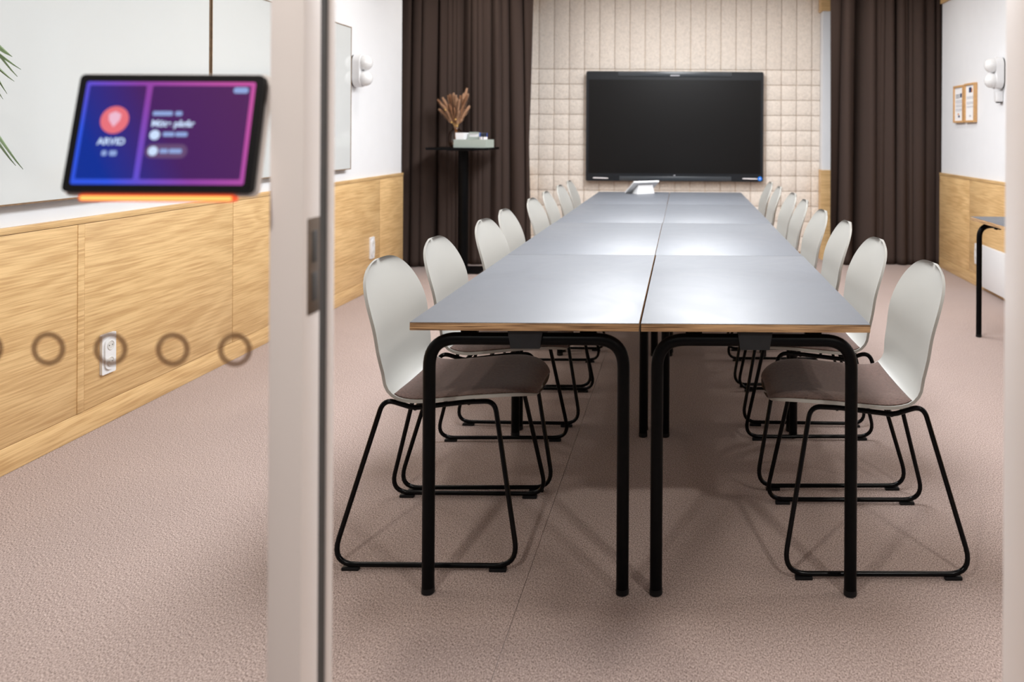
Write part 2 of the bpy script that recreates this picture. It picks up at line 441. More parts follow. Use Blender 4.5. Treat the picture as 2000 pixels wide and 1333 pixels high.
for k, y in enumerate((3.3, 5.9)):
    t = thing('linear_light', 'long white ceiling light over the %s half of the tables' % ('near', 'far')[k], 'ceiling light', (-.05, y, ZC-.07), 0, 'linear lights over the tables')
    MB().box(-.46, .46, -1.0, 1.0, .012, .07).build('housing', 'white_plastic', t)
    MB().box(-.44, .44, -.98, .98, .004, .0118).build('diffuser', 'lamp_disc', t)
    ld = bpy.data.lights.new('lamp_light', 'AREA'); ld.shape = 'RECTANGLE'; ld.size = .86; ld.size_y = 1.94; ld.energy = STRIP_W; ld.color = (.93, .96, 1.0)
    lo = bpy.data.objects.new('lamp_light', ld); C.objects.link(lo); lo.parent = t; lo.location = (0, 0, 0)

# ------------------------------------------------------------------ glass partition and door frame
df = empty_structure('door_1')
Y0, Y1 = 1.095, 1.19
# left post: face, reveal with a rebate and a rubber seal
MB().cham(-.548, -.502, Y0, Y0+.052, 0, 2.6, .003).build('post', 'frame_white', df)
MB().cham(-.548, -.512, Y0+.0525, Y1, 0, 2.6, .002).build('post', 'frame_white', df)
MB().box(-.5119, -.503, Y0+.053, Y0+.074, 0, 2.6).build('seal', 'gasket', df)
MB().cham(-.5119, -.500, Y0+.0745, Y1, 0, 2.6, .003).build('stop_strip', 'frame_white', df)
sp = MB().cham(-.5035, -.5005, Y0+.012, Y0+.048, .972, 1.103, .0015).build('strike_plate', 'steel', df)
MB().cham(-.5008, -.4998, Y0+.022, Y0+.038, .99, 1.028, .0004).build('latch_hole', 'gasket', sp)
MB().cham(-.5008, -.4998, Y0+.022, Y0+.038, 1.042, 1.085, .0004).build('latch_hole', 'gasket', sp)
# right post
MB().cham(.463, .53, Y0, Y1, 0, 2.6, .003).build('post', 'frame_white', df)
MB().cham(-.548, .53, Y0, Y1, 2.601, 2.70, .003).build('head_rail', 'frame_white', df)
w1 = empty_structure('window_1')
MB().box(-2.40, -.5485, YG-.005, YG+.005, .04, 2.6).build('pane', 'glass', w1, smooth=False)
MB().cham(-2.40, -.5485, Y0, Y1, .001, .04, .003).build('sill_rail', 'frame_white', w1)
MB().cham(-2.40, -.5485, Y0, Y1, 2.601, 2.70, .003).build('head_rail', 'frame_white', w1)
w2 = empty_structure('window_2')
MB().box(.5305, 2.385, YG-.005, YG+.005, .04, 2.6).build('pane', 'glass', w2, smooth=False)
MB().cham(.5305, 2.385, Y0, Y1, .001, .04, .003).build('sill_rail', 'frame_white', w2)
MB().cham(.5305, 2.385, Y0, Y1, 2.601, 2.70, .003).build('head_rail', 'frame_white', w2)
# round manifestation decals on the glass
ring = []; rf = []
for i, (r, y) in enumerate(((.0235, 0), (.0160, 0), (.0160, .0006), (.0235, .0006))):
    for k in range(48):
        a = 2*math.pi*k/48; ring.append((r*math.cos(a), y, r*math.sin(a)))
for i in range(4):
    for k in range(48): rf.append((i*48+k, i*48+(k+1)%48, ((i+1)%4)*48+(k+1)%48, ((i+1)%4)*48+k))
ringm = MB().add(ring, rf).mesh('glass_decal'); ringm.materials.append(M['decal_film'])
for k in range(8):
    put('glass_decal', ringm, None, w1, (-.6155 - .0857*k, YG-.0063, .918))

# ------------------------------------------------------------------ room booking tablet on the glass
tb = thing('booking_tablet', 'lit room booking tablet fixed to the glass, with a glowing orange bar below', 'tablet', (-.678, 1.0637, 1.140))
TILT = Matrix.Rotation(-R(12.8), 4, 'X')
TW, TH = .2447, .158
def tpart(mb, name, mat, parent=None, angle=35):
    me = mb.mesh(name, True, angle); me.transform(Matrix.Translation((0, 0, 0)))
    o = put(name, me, mat, parent or tb)
    if parent is None: o.rotation_euler = (-R(12.8), 0, 0)
    return o
vert = lambda y: (lambda x, z, d: (x, y + d, z))
case = tpart(MB().prism(rrect(-TW/2, TW/2, 0, TH, .007), 0, .009, lambda x, z, d: (x, d, z)), 'case', 'black_plastic')
def ui(name, poly, dpt, mat, parent):
    me = MB().prism(poly, 0, .0003, lambda x, z, d: (x, -dpt - d, z)).mesh(name)
    return put(name, me, mat, parent)
scr = tpart(MB().prism(rrect(-TW/2+.0105, TW/2-.0105, .0100, TH-.0100, .003), -.0006, -.0002, lambda x, z, d: (x, d, z)), 'screen', 'ui_border')
ui('info_panel', rrect(-.1065, -.0315, .017, .1425, .002), .0008, 'ui_panel', scr)
ui('info_panel', rrect(-.0235, .1065, .017, .1425, .002), .0008, 'ui_panel', scr)
def disc(cx, cz, r, n=28): return [(cx + r*math.cos(2*math.pi*k/n), cz + r*math.sin(2*math.pi*k/n)) for k in range(n)]
ui('status_icon', disc(-.067, .0955, .0185), .0012, 'ui_pink', scr)
ui('icon_shield', [(-.075,.103),(-.067,.107),(-.059,.103),(-.060,.095),(-.067,.086),(-.074,.095)], .0016, 'ui_pink_light', scr)
ui('button', rrect(-.021, .034, .0445, .0635, .0094), .0012, 'ui_pill', scr)
ui('button_icon', disc(-.0105, .054, .0062), .0016, 'ui_text', scr)
ui('button_icon', disc(-.0115, .0755, .0066), .0012, 'ui_text', scr)
ui('time_badge', rrect(.084, .1035, .1325, .1405, .0035), .0012, 'ui_text_dim', scr)
def text(name, body, size, x, z, dpt, mat, parent, center=False, bold=.0):
    cu = bpy.data.curves.new(name, 'FONT'); cu.body = body; cu.size = size; cu.offset = bold
    if center: cu.align_x = 'CENTER'
    tmp = bpy.data.objects.new('tmp', cu); C.objects.link(tmp)
    me = bpy.data.meshes.new_from_object(tmp.evaluated_get(bpy.context.evaluated_depsgraph_get()))
    C.objects.unlink(tmp); bpy.data.objects.remove(tmp)
    me.transform(Matrix.Translation((x, -dpt, z)) @ Matrix.Rotation(R(90), 4, 'X'))
    me.materials.clear()
    return put(name, me, mat, parent)
text('lettering', 'ARVID', .0125, -.067, .0625, .0012, 'ui_text', scr, True, .0004)
text('lettering', 'Möte pågår', .0122, -.018, .087, .0012, 'ui_text', scr, False, .0004)
# lines of small print too soft to read: short strokes
for x0, x1, z0, z1, dp in ((-.077,-.0705,.0475,.0545,.0012),(-.067,-.0575,.0475,.0545,.0012),(-.018,.008,.1015,.1075,.0012),(.0115,.0205,.1015,.1075,.0012),
                           (-.001,.014,.0735,.0795,.0012),(.0155,.031,.0735,.0795,.0012),(-.0015,.009,.0510,.0570,.0018),(.0105,.027,.0510,.0570,.0018)):
    ui('print_stroke', rrect(x0, x1, z0, z1, .0018), dp, 'ui_text_dim', scr)
mount = tpart(MB().prism(rrect(-TW/2-.0035, TW/2+.0035, -.003, TH+.0035, .009), .0095, .017, lambda x, z, d: (x, d, z)), 'back_shell', 'frame_white')
MB().add([(-.06,.012,.02),(.06,.012,.02),(.06,.0745,.02),(-.06,.0745,.02),(-.06,.050,.12),(.06,.050,.12),(.06,.0745,.12),(-.06,.0745,.12)],
         [(0,3,2,1),(4,5,6,7),(0,1,5,4),(1,2,6,5),(2,3,7,6),(3,0,4,7)]).build('wall_mount', 'black_plastic', tb)
lb = MB().prism(rrect(-.104, .098, -.0125, -.0035, .004), .006, .016, lambda x, z, d: (x, d, z)).build('light_bar', 'led_rim_glow', tb)  # larger red-glowing body paints the bar's blurred red edge
MB().prism(rrect(-.101, .095, -.0106, -.0054, .0025), .0045, .0058, lambda x, z, d: (x, d, z)).build('light_diffuser', 'led_orange', lb)

# ------------------------------------------------------------------ meeting tables
TX0, TY0, TL, TWD, TTOP = -.711, 2.153, 1.2065, .6, .724
def table_meshes():
    P = {}
    P['tabletop'] = MB().cham(-TWD/2+.0012, TWD/2-.0012, .0012, TL-.0012, TTOP-.0215, TTOP-.0016, .0012).mesh('tabletop')
    P['laminate_surface'] = MB().cham(-TWD/2+.0012, TWD/2-.0012, .0012, TL-.0012, TTOP-.0015, TTOP, .0006).mesh('laminate_surface')
    def frame(y):
        zt = TTOP - .0215 - .012 - .0165
        path = fillet([(-.257, y, .012), (-.257, y, zt), (.257, y, zt), (.257, y, .012)], [0, .075, .075, 0], n=12)
        return MB().tube(path, .0165, 18).mesh('leg_frame')
    P['frame_a'] = frame(.035); P['frame_b'] = frame(TL-.035)
    P['foot'] = MB().lathe([(.0155,0),(.0175,.002),(.0175,.012),(.017,.016)], 18).mesh('foot')
    P['bracket'] = MB().add([(-.046,-.022,0),(.046,-.022,0),(.046,.10,0),(-.046,.10,0),(-.038,-.020,-.050),(.038,-.020,-.050),(.038,.08,-.050),(-.038,.08,-.050)],
                            [(0,1,2,3),(7,6,5,4),(0,4,5,1),(1,5,6,2),(2,6,7,3),(3,7,4,0)]).mesh('bracket')
    P['clip'] = MB().prism([(-.022,0),(-.022,-.044),(-.014,-.05),(-.006,-.05),(0,-.045),(.006,-.05),(.014,-.05),(.022,-.044),(.022,0)], -.01, .01, lambda x, z, d: (x, d, z)).mesh('clip')
    P['rail'] = MB().cham(-.022, .022, .12, TL-.12, TTOP-.062, TTOP-.022, .003).mesh('rail')
    return P
TP = table_meshes()
for k, mname in (('tabletop','plywood'),('laminate_surface','laminate'),('frame_a','black_matt'),('frame_b','black_matt'),('foot','black_plastic'),('bracket','bracket_grey'),('clip','black_plastic'),('rail','black_plastic')):
    TP[k].materials.append(M[mname])
def make_table(name, label, loc, group):
    t = thing(name, label, 'table', loc, 0, group)
    tt = put('tabletop', TP['tabletop'], None, t); put('laminate_surface', TP['laminate_surface'], None, tt)
    for fr, y, sg in (('frame_a', .035, 1), ('frame_b', TL-.035, -1)):
        f = put('leg_frame', TP[fr], None, t)
        for x in (-.257, .257): put('foot', TP['foot'], None, f, (x, y, 0))
        b = put('bracket', TP['bracket'], None, t, (0, y, TTOP-.0216))
        if sg < 0: b.rotation_euler = (0, 0, math.pi)
        for x in (-.16, .16): put('clip', TP['clip'], None, t, (x, y+.012*sg+.025*sg, TTOP-.0216))
    put('rail', TP['rail'], None, t)
    return t
order = ['nearest the camera', 'second from the camera', 'third from the camera', 'last before the wall screen']
tbl0 = None
jit = {(0,2): .004, (1,1): -.003, (0,3): .002}
for side, sx in ((0, 'left'), (1, 'right')):
    for k in range(4):
        lab = 'grey-topped plywood table on black tube legs, %s column, %s' % (sx, order[k])
        loc = (TX0 + TWD/2 + side*(TWD+.003) + jit.get((side, k), 0), TY0 + k*(TL+.0012), 0)
        if tbl0 is None: tbl0 = make_table('meeting_table', lab, loc, 'grey-topped meeting tables pushed together')
        else: dup(tbl0, loc, 0, lab)
tsd = dup(tbl0, (2.05, 5.03-TL, 0), 0, 'grey-topped plywood table standing against the right wall'); tsd.name = 'side_table'
del tsd['group']

# ------------------------------------------------------------------ shell chairs
PROF = [(.287,.440),(.268,.458),(.225,.470),(.150,.471),(.02,.459),(-.05,.455),(-.105,.466),(-.142,.505),(-.160,.58),(-.172,.66),(-.193,.745),(-.222,.832)]
PR = catmull([(x, 0, z) for x, z in PROF], 12)
ARC = [0.0]
for a, b in zip(PR[:-1], PR[1:]): ARC.append(ARC[-1] + (b-a).length)
LT = ARC[-1]
def at_arc(l):
    l = max(0, min(LT, l))
    for i in range(1, len(ARC)):
        if ARC[i] >= l:
            u = (l-ARC[i-1])/(ARC[i]-ARC[i-1]); return PR[i-1].lerp(PR[i], u)
    return PR[-1]
def nrm_arc(l):
    t = (at_arc(l+.004) - at_arc(l-.004)).normalized()
    return Vector((t.z, 0, -t.x)) if False else Vector((t.z*1.0, 0, -t.x*1.0))
def smooth(a, b, x):
    u = max(0, min(1, (x-a)/(b-a))); return u*u*(3-2*u)
def half(l):
    wmid = .212 + .012*smooth(.45, .62, l) - .010*smooth(.30, .42, l)*(1-smooth(.42, .55, l))
    c0, c1 = .17, .19
    if l < c0: wmid *= max(0, 1-(1-l/c0)**2.7)**(1/2.7)
    if l > LT-c1: wmid *= max(0, 1-(1-(LT-l)/c1)**2.4)**(1/2.4)
    return wmid
def surf(l, t):
    p = at_arc(l); n = nrm_arc(l)            # n points to the sitter's side
    curl = .012*(1-smooth(.36, .46, l)) + .030*smooth(.36, .5, l)
    curl *= (1 - .55*smooth(LT-.2, LT, l))
    q = p + n*(curl*abs(t)**2.2)
    return Vector((q.x, half(l)*t, q.z)), n
def shell_mesh():
    rows, colsn = 60, 20
    ls = [LT*(.5-.5*math.cos(math.pi*(.007+.986*i/(rows-1)))) for i in range(rows)]
    ts = [math.sin(math.pi/2*(-1+2*j/colsn)) for j in range(colsn+1)]
    fr = []; bk = []
    for l in ls:
        for t in ts:
            q, n = surf(l, t)
            th = .009
            fr.append(q); bk.append(q - n*th)
    mb = MB(); W = colsn+1; n0 = len(fr); fs = []
    for i in range(rows-1):
        for j in range(colsn):
            a = i*W+j
            fs.append((a, a+1, a+W+1, a+W)); fs.append((n0+a, n0+a+W, n0+a+W+1, n0+a+1))
    bd = [j for j in range(W)] + [i*W+W-1 for i in range(1, rows)] + [(rows-1)*W+j for j in range(W-2,-1,-1)] + [i*W for i in range(rows-2,0,-1)]
    for a, b in zip(bd, bd[1:]+bd[:1]): fs.append((a, n0+a, n0+b, b))
    return mb.add(fr+bk, fs).mesh('shell', True, 50)
def pad_mesh():
    rows, colsn = 26, 18; l0, l1 = .010, .405
    top = []; bot = []
    for i in range(rows):
        u = i/(rows-1); l = l0+(l1-l0)*(.5-.5*math.cos(math.pi*u))
        for j in range(colsn+1):
            t = math.sin(math.pi/2*(-1+2*j/colsn))*.965
            e = (1-abs(t/.965)**7)*(1-abs(2*u-1)**9)
            q, n = surf(l, t)
            top.append(q + n*(.0035+.0135*e)); bot.append(q + n*.0006)
    W = colsn+1; n0 = len(top); fs = []
    for i in range(rows-1):
        for j in range(colsn):
            a = i*W+j
            fs.append((a, a+1, a+W+1, a+W)); fs.append((n0+a, n0+a+W, n0+a+W+1, n0+a+1))
    bd = [j for j in range(W)] + [i*W+W-1 for i in range(1, rows)] + [(rows-1)*W+j for j in range(W-2,-1,-1)] + [i*W for i in range(rows-2,0,-1)]
    for a, b in zip(bd, bd[1:]+bd[:1]): fs.append((a, n0+a, n0+b, b))
    return MB().add(top+bot, fs).mesh('seat_pad', True, 60)
def make_chair(label, loc, rz):
    t = thing('shell_chair', label, 'chair', loc, rz, 'shell chairs around the meeting tables')
    sh = put('shell', shell_mesh(), 'shell', t)
    put('seat_pad', pad_mesh(), 'seat_fabric', t)
    for s in (-1, 1):
        pts = [(-.262, s*.23, .0145), (.262, s*.23, .0145), (.178, s*.165, .452), (.09, s*.150, .443), (-.06, s*.150, .425), (-.140, s*.165, .456)]
        f = MB().tube(fillet(pts, [.055, .055, .035, .05, .06, .032], True, 9), .0072, 12, closed=True).build('side_frame', 'black_tube', t)
        for x in (-.205, .205): MB().cham(x-.024, x+.024, s*.23-.009, s*.23+.009, 0, .009, .002).build('glide', 'black_plastic', f)
    for x, z in ((.10, .441), (-.055, .424)):
        MB().tube([(x, -.150, z), (x, .150, z)], .0072, 10).build('cross_bar', 'black_tube', t)
    MB().cham(-.065, .11, -.07, .07, .4335, .4415, .003).build('mounting_plate', 'black_plastic', t)
    return t
lefts = [(-.711, 2.53), (-.700, 3.035), (-.675, 3.665), (-.69, 4.16), (-.68, 4.86), (-.69, 5.43), (-.70, 6.10), (-.71, 6.69)]
rights = [(.541, 2.497), (.515, 3.065), (.52, 3.68), (.505, 4.21), (.51, 4.87), (.515, 5.41), (.50, 6.07), (.495, 6.63)]
nth = ['first', 'second', 'third', 'fourth', 'fifth', 'sixth', 'seventh', 'eighth']
ch0 = None
for side, lst in (('left', lefts), ('right', rights)):
    for k, (x, y) in enumerate(lst):
        lab = 'pale grey shell chair with brown seat pad, %s from the camera on the %s side' % (nth[k], side)
        rz = (0 if side == 'left' else math.pi) + R([0, 1.0, -1.5, .8, -1, 1.2, -.6, .5][k] if k else (-.4 if side == 'left' else .3))
        if ch0 is None: ch0 = make_chair(lab, (x, y, 0), rz)
        else: dup(ch0, (x, y, 0), rz, lab)

# ------------------------------------------------------------------ curtains
def curtain(label, x0, x1, yf, folds, seed, dens, z1=2.70):
    """gathered cloth: broad rounded folds towards the room with narrow deep gaps between them"""
    rnd = random.Random(seed)
    nx, nz = 520, 44
    ph = [0.0]; wv = [(rnd.uniform(2, 7), rnd.uniform(0, 6.28)) for _ in range(3)]
    for i in range(nx):
        u = i/nx
        ph.append(ph[-1] + dens(u)*math.exp(.42*sum(math.sin(2*math.pi*a*u+b) for a, b in wv)))
    ph = [folds*p/ph[-1] for p in ph]
    am = [rnd.uniform(.45, 1.25) for _ in range(folds+6)]
    gap = [rnd.uniform(.6, 1.15) for _ in range(folds+6)]
    lean = [rnd.uniform(-1, 1) for _ in range(folds+6)]
    drift = [(rnd.uniform(.6, 2.2), rnd.uniform(0, 6.28), rnd.uniform(-.10, .10)) for _ in range(3)]
    small = [(rnd.uniform(2.3, 5.5), rnd.uniform(0, 6.28)) for _ in range(3)]
    vs = []; fs = []
    for k in range(nz+1):
        v = k/nz; z = .006 + (z1-.006)*v
        for i in range(nx+1):
            u = i/nx
            p = ph[i] + 1.6 + sum(c*math.sin(2*math.pi*a*u+b) for a, b, c in drift)*(1-v)*1.5
            q = int(math.floor(p)); f = p - q
            e = abs(math.sin(math.pi*f))
            wgt = smooth(0, 1, f)
            A = (am[q]*(1-wgt) + am[q+1]*wgt)*(.125 - .025*v)
            g = gap[q] if f < .5 else gap[q+1]
            y = yf(u) + A*(1 - 2*e**g) + .006*sum(math.sin(2*math.pi*a*p*.5 + b + 1.5*v) for a, b in small)*e
            x = x0 + (x1-x0)*u + .30*A*math.sin(2*math.pi*f)*-1 + .010*lean[q]*e*(1-v)
            vs.append((x, y, z))
    W = nx+1
    for k in range(nz):
        for i in range(nx):
            a = k*W+i; fs.append((a, a+1, a+W+1, a+W))
    o = MB().add(vs, fs).build('curtain', 'curtain_cloth', angle=180)
    m = o.modifiers.new('thickness', 'SOLIDIFY'); m.thickness = .003; m.offset = 0
    return tag(o, label, 'curtain', 'floor-length brown curtains')
curtain('dark brown pleated floor-length curtain behind the high table, left of the screen', -2.72, -1.40, lambda u: 7.53 + .21*smooth(.10, .5, u), 15, 3, lambda u: .55 + .9*smooth(.22, .34, u)*(1-smooth(.76, .88, u)))
curtain('dark brown pleated floor-length curtain right of the wall screen', 1.355, 2.62, lambda u: 7.83 + .02*u, 14, 11, lambda u: .45 + .95*smooth(.26, .40, u))

# ------------------------------------------------------------------ wall screen
TVX0, TVX1, TVZ0, TVZ1, TVY = -.951, .787, .750, 1.827, 8.10
tv = thing('wall_screen', 'large switched-off black touch screen hanging on the pale tiled wall', 'screen', ((TVX0+TVX1)/2, YT-.03, TVZ0))
tw, th = TVX1-TVX0, TVZ1-TVZ0
loc_y = TVY - (YT-.03)
case = MB().prism(rrect(-tw/2, tw/2, 0, th, .018), loc_y, -.0065, lambda x, z, d: (x, d, z)).build('housing', 'dark_grey', tv)
MB().box(-tw/2+.026, tw/2-.026, loc_y-.0020, loc_y-.0002, .078, th-.082).build('display', 'tv_screen', tv)
MB().cham(-tw*.32, tw*.32, loc_y-.010, loc_y-.0002, th-.050, th-.004, .002).build('camera_bar', 'tv_bar', tv)
MB().cham(-tw*.31, tw*.32, loc_y-.010, loc_y-.0002, .004, .048, .002).build('speaker_bar', 'tv_bar', tv)
MB().box(-.045, .045, loc_y-.0108, loc_y-.0101, th-.045, th-.036).build('maker_mark', 'ink_pale', tv)
MB().box(-.010, .010, loc_y-.0008, loc_y-.0002, .056, .062).build('power_mark', 'ink_pale', tv)
for x0 in (-tw/2+.07, tw/2-.205):
    MB().tube([(x0, loc_y-.0075, .031), (x0+.012, loc_y-.0075, .031), (x0+.13, loc_y-.0075, .028), (x0+.15, loc_y-.0075, .027)], [.002, .006, .006, .004], 10).build('stylus', 'pen_white', tv)
st = MB().lathe([(.021, 0), (.021, .0015)], 24, (tw/2-.032, loc_y-.0018, .030), 'y').build('round_sticker', 'sticker_blue', tv)
MB().box(tw/2-.036, tw/2-.026, loc_y-.0026, loc_y-.0019, .026, .036).build('sticker_mark', 'paper', st)
MB().box(-.3, .3, -.006, .008, .3, .7).build('wall_bracket', 'steel', tv)

# ------------------------------------------------------------------ white console on the far table
cs = thing('table_console', 'small white tablet console propped on the far end of the left tables', 'tablet', (-.335, 6.80, TTOP+.001), R(36))
# panel leans: low edge to the far side, high edge towards the camera
PWc, PD = .245, .165; TI = R(35)
def con(x, s, n): return (x, -PD/2*math.cos(TI) + s*math.cos(TI) + n*math.sin(TI)*1.0, (PD-s)*math.sin(TI) + .006 + n*math.cos(TI))
def slab(x0, x1, s0, s1, n0, n1):
    v = [con(x, s, n) for n in (n0, n1) for (x, s) in ((x0,s0),(x1,s0),(x1,s1),(x0,s1))]
    return MB().add(v, [(0,3,2,1),(4,5,6,7),(0,1,5,4),(1,2,6,5),(2,3,7,6),(3,0,4,7)])
slab(-PWc/2, PWc/2, 0, PD, -.006, .006).build('panel_body', 'white_plastic', cs)
slab(-PWc/2+.01, PWc/2-.01, .01, PD-.01, .0062, .007).build('display', 'tv_screen', cs)
zt = con(0, .035, -.007)[2]
MB().add([(-.085, -.058, 0), (.085, -.058, 0), (.085, .02, 0), (-.085, .02, 0), (-.07, -.052, .071), (.07, -.052, .071), (.07, .012, .030), (-.07, .012, .030)],
         [(0,3,2,1),(4,5,6,7),(0,1,5,4),(1,2,6,5),(2,3,7,6),(3,0,4,7)]).build('stand', 'white_plastic', cs)

# ------------------------------------------------------------------ high table with caddy, pens and dried bouquet
HX, HY, HZ = -1.935, 7.29, 1.087
ht = thing('high_table', 'tall black pedestal table in front of the left curtain', 'table', (HX, HY, 0))
MB().prism(rrect(-.268, .268, -.26, .26, .05), HZ-.020, HZ).build('tabletop', 'black_matt', ht)
MB().lathe([(.044, .02), (.044, HZ-.030)], 28).build('column', 'black_matt', ht)
MB().prism(rrect(-.19, .19, -.19, .19, .02), .001, .012).build('base_plate', 'black_matt', ht)
MB().lathe([(.07, .012), (.055, .030), (.046, .035)], 28).build('collar', 'black_matt', ht)
MB().prism(rrect(-.12, .12, -.12, .12, .02), HZ-.029, HZ-.0205).build('top_plate', 'black_plastic', ht)

CXc, CYc, CZc = -1.815, 7.18, HZ
cad = thing('desk_caddy', 'sage green carry caddy with handle on the high table', 'organizer', (CXc, CYc, CZc+.001), R(-8))
bx = MB(); W2, D2, H2, tk = .145, .095, .070, .004
bx.box(-W2, W2, -D2, D2, 0, .005); bx.box(-W2, W2, -D2, -D2+tk, .005, H2); bx.box(-W2, W2, D2-tk, D2, .005, H2)
bx.box(-W2, -W2+tk, -D2+tk, D2-tk, .005, H2); bx.box(W2-tk, W2, -D2+tk, D2-tk, .005, H2)
bx.build('tray', 'sage', cad)
# handle wall with a slot: ring of quads between outline and slot
outl = [(-.066, .006), (.056, .006), (.050, .125), (.043, .134), (-.043, .134), (-.050, .125)]
hb = MB()
outer = [(-.062, .006), (.062, .006), (.060, .072), (.046, .126), (.040, .134), (-.040, .134), (-.046, .126), (-.060, .072)]
inner = [(-.040, .094), (.040, .094), (.043, .100), (.043, .118), (.039, .122), (-.039, .122), (-.043, .118), (-.043, .100)]
n = 8; vv = [(x, d, z) for d in (-.0025, .0025) for (x, z) in outer + inner]
ff = []
for i in range(n):
    j = (i+1) % n
    ff += [(i, j, n+j, n+i), (16+i, 16+n+i, 16+n+j, 16+j), (i, 16+i, 16+j, j), (n+i, n+j, 16+n+j, 16+n+i)]
hb.add(vv, ff).build('handle', 'sage', cad, smooth=False)
cw = Matrix.Translation((CXc, CYc, CZc+.001)) @ Matrix.Rotation(R(-8), 4, 'Z')
# paper cards in the left pocket
nb = tag(MB().add([(-.128,-.07,.006),(-.075,-.07,.006),(-.075,.05,.006),(-.128,.05,.006),(-.138,-.075,.128),(-.062,-.075,.128),(-.062,.055,.128),(-.138,.055,.128)],
         [(0,3,2,1),(4,5,6,7),(0,1,5,4),(1,2,6,5),(2,3,7,6),(3,0,4,7)]).build('note_block', 'paper'), 'white tapered block of notes standing in the green caddy', 'paper')
nb.matrix_world = cw
nb2 = tag(MB().cham(-.050, .050, .012, .075, .006, .128, .003).build('note_block', 'paper'), 'white stack of notes behind the handle of the green caddy', 'paper')
nb2.matrix_world = cw
pens = [(.078,-.05,.05,'cap_blue'),(.090,-.02,.10,'cap_dark'),(.098,-.06,-.06,'cap_dark'),(.108,-.03,.03,'cap_dark'),(.116,-.06,.09,'cap_dark'),(.124,-.02,.0,'cap_blue'),(.128,-.055,.12,'cap_dark')]
pnames = ['leftmost', 'second from left', 'third from left', 'middle', 'fifth from left', 'second from right', 'rightmost']
for i, (px, py, lean, capm) in enumerate(pens):
    t = thing('marker_pen', 'white marker pen standing in the green caddy, %s of the bunch' % pnames[i], 'pen', (0,0,0), 0, 'marker pens in the caddy')
    t.matrix_world = cw @ Matrix.Translation((px, py, .007)) @ Matrix.Rotation(lean*.5, 4, 'Y') @ Matrix.Rotation(.08, 4, 'X')
    MB().lathe([(.004,0),(.0075,.003),(.0075,.085),(.006,.088)], 14).build('barrel', 'pen_white', t)
    MB().lathe([(.0078,.088),(.0078,.118),(.006,.122)], 14).build('cap', capm, t)

VX, VY = -2.025, 7.38
vase = tag(MB().lathe([(.045,.0),(.062,.012),(.070,.05),(.070,.10),(.060,.135),(.034,.158),(.027,.170),(.030,.182),(.0275,.182),(.0245,.170),(.031,.157),(.057,.133),(.067,.10),(.067,.05),(.059,.014),(.043,.004),(.0005,.004)], 36, (VX, VY, HZ+.001)).build('vase', 'vase_glass', angle=60),
           'smoky brown glass bottle vase holding dried grass on the high table', 'vase')
bq = thing('dried_bouquet', 'bouquet of dried brown grass plumes standing in the glass vase', 'dried flowers', (VX, VY, HZ+.01))
rnd = random.Random(5)
tips = [(-.165,.385),(-.125,.385),(-.10,.40),(-.075,.40),(-.055,.43),(-.035,.43),(-.015,.44),(.01,.42),(.03,.42),(.05,.44),(.075,.49),(.085,.44),(.105,.425),(.095,.33),(-.14,.30),(-.09,.33),(-.04,.34),(.02,.33),(.06,.34),(-.115,.35),(.0,.37),(-.06,.36),(.045,.38),(-.085,.29),(.075,.30),(-.03,.29),(.035,.28),(-.11,.27),(.0,.31),(-.05,.40),(.06,.40),(.02,.39),(-.08,.42)]
for i, (dx, dz) in enumerate(tips):
    dy = rnd.uniform(-.07, .07)
    base = Vector((rnd.uniform(-.012,.012), rnd.uniform(-.012,.012), .02)); neck = Vector((dx*.10, dy*.10, .165)); tip = Vector((dx, dy, dz+.02))
    ps = catmull([base, neck, neck.lerp(tip, .5)+Vector((-dx*.10,0,.01)), tip], 6)
    st_ = MB().tube([p for p in ps[:14]], .0016, 6).build('stem', 'stem_straw', bq)
    # fluffy plume made of overlapping barbs along the upper two thirds of the stem
    pl = MB(); pp = catmull([neck.lerp(tip,.22), neck.lerp(tip,.6)+Vector((-dx*.06,0,.006)), tip], 14)
    N = len(pp); pl.tube(pp, [max(.0012, .0085*math.sin(math.pi*min(1,(q+1)/(N)))**.7) for q in range(N)], 8)
    for q in range(1, N-1):
        u = q/(N-1); prof_ = math.sin(math.pi*(.12+.85*u))**.6
        tg = (pp[q+1]-pp[q-1]).normalized()
        for k in range(7):
            a = 2*math.pi*(k/7 + q*.37); s1 = tg.orthogonal().normalized(); s2 = tg.cross(s1)
            rad = (s1*math.cos(a)+s2*math.sin(a))
            p0 = pp[q]; p1 = p0 + rad*.024*prof_*(.7+.6*((k*7+q*3)%5)/4) + tg*.022; sd = tg.cross(rad)*.0045
            pl.add([p0-sd, p0+sd, p1+sd*.4, p1-sd*.4, p0+tg*.008-sd*.2], [(0,1,2,3),(3,2,4)])
    pl.build('plume', 'pampas' if i % 4 else 'pampas_dark', bq, angle=180)
for (x, z) in ((-.075,.30),(.015,.215),(-.02,.19),(.03,.155)):
    MB().lathe([(.001,-.009),(.006,-.005),(.0075,0),(.006,.005),(.001,.009)], 10, (x, -.075, z+.02)).build('seed_pod', 'gold', bq)

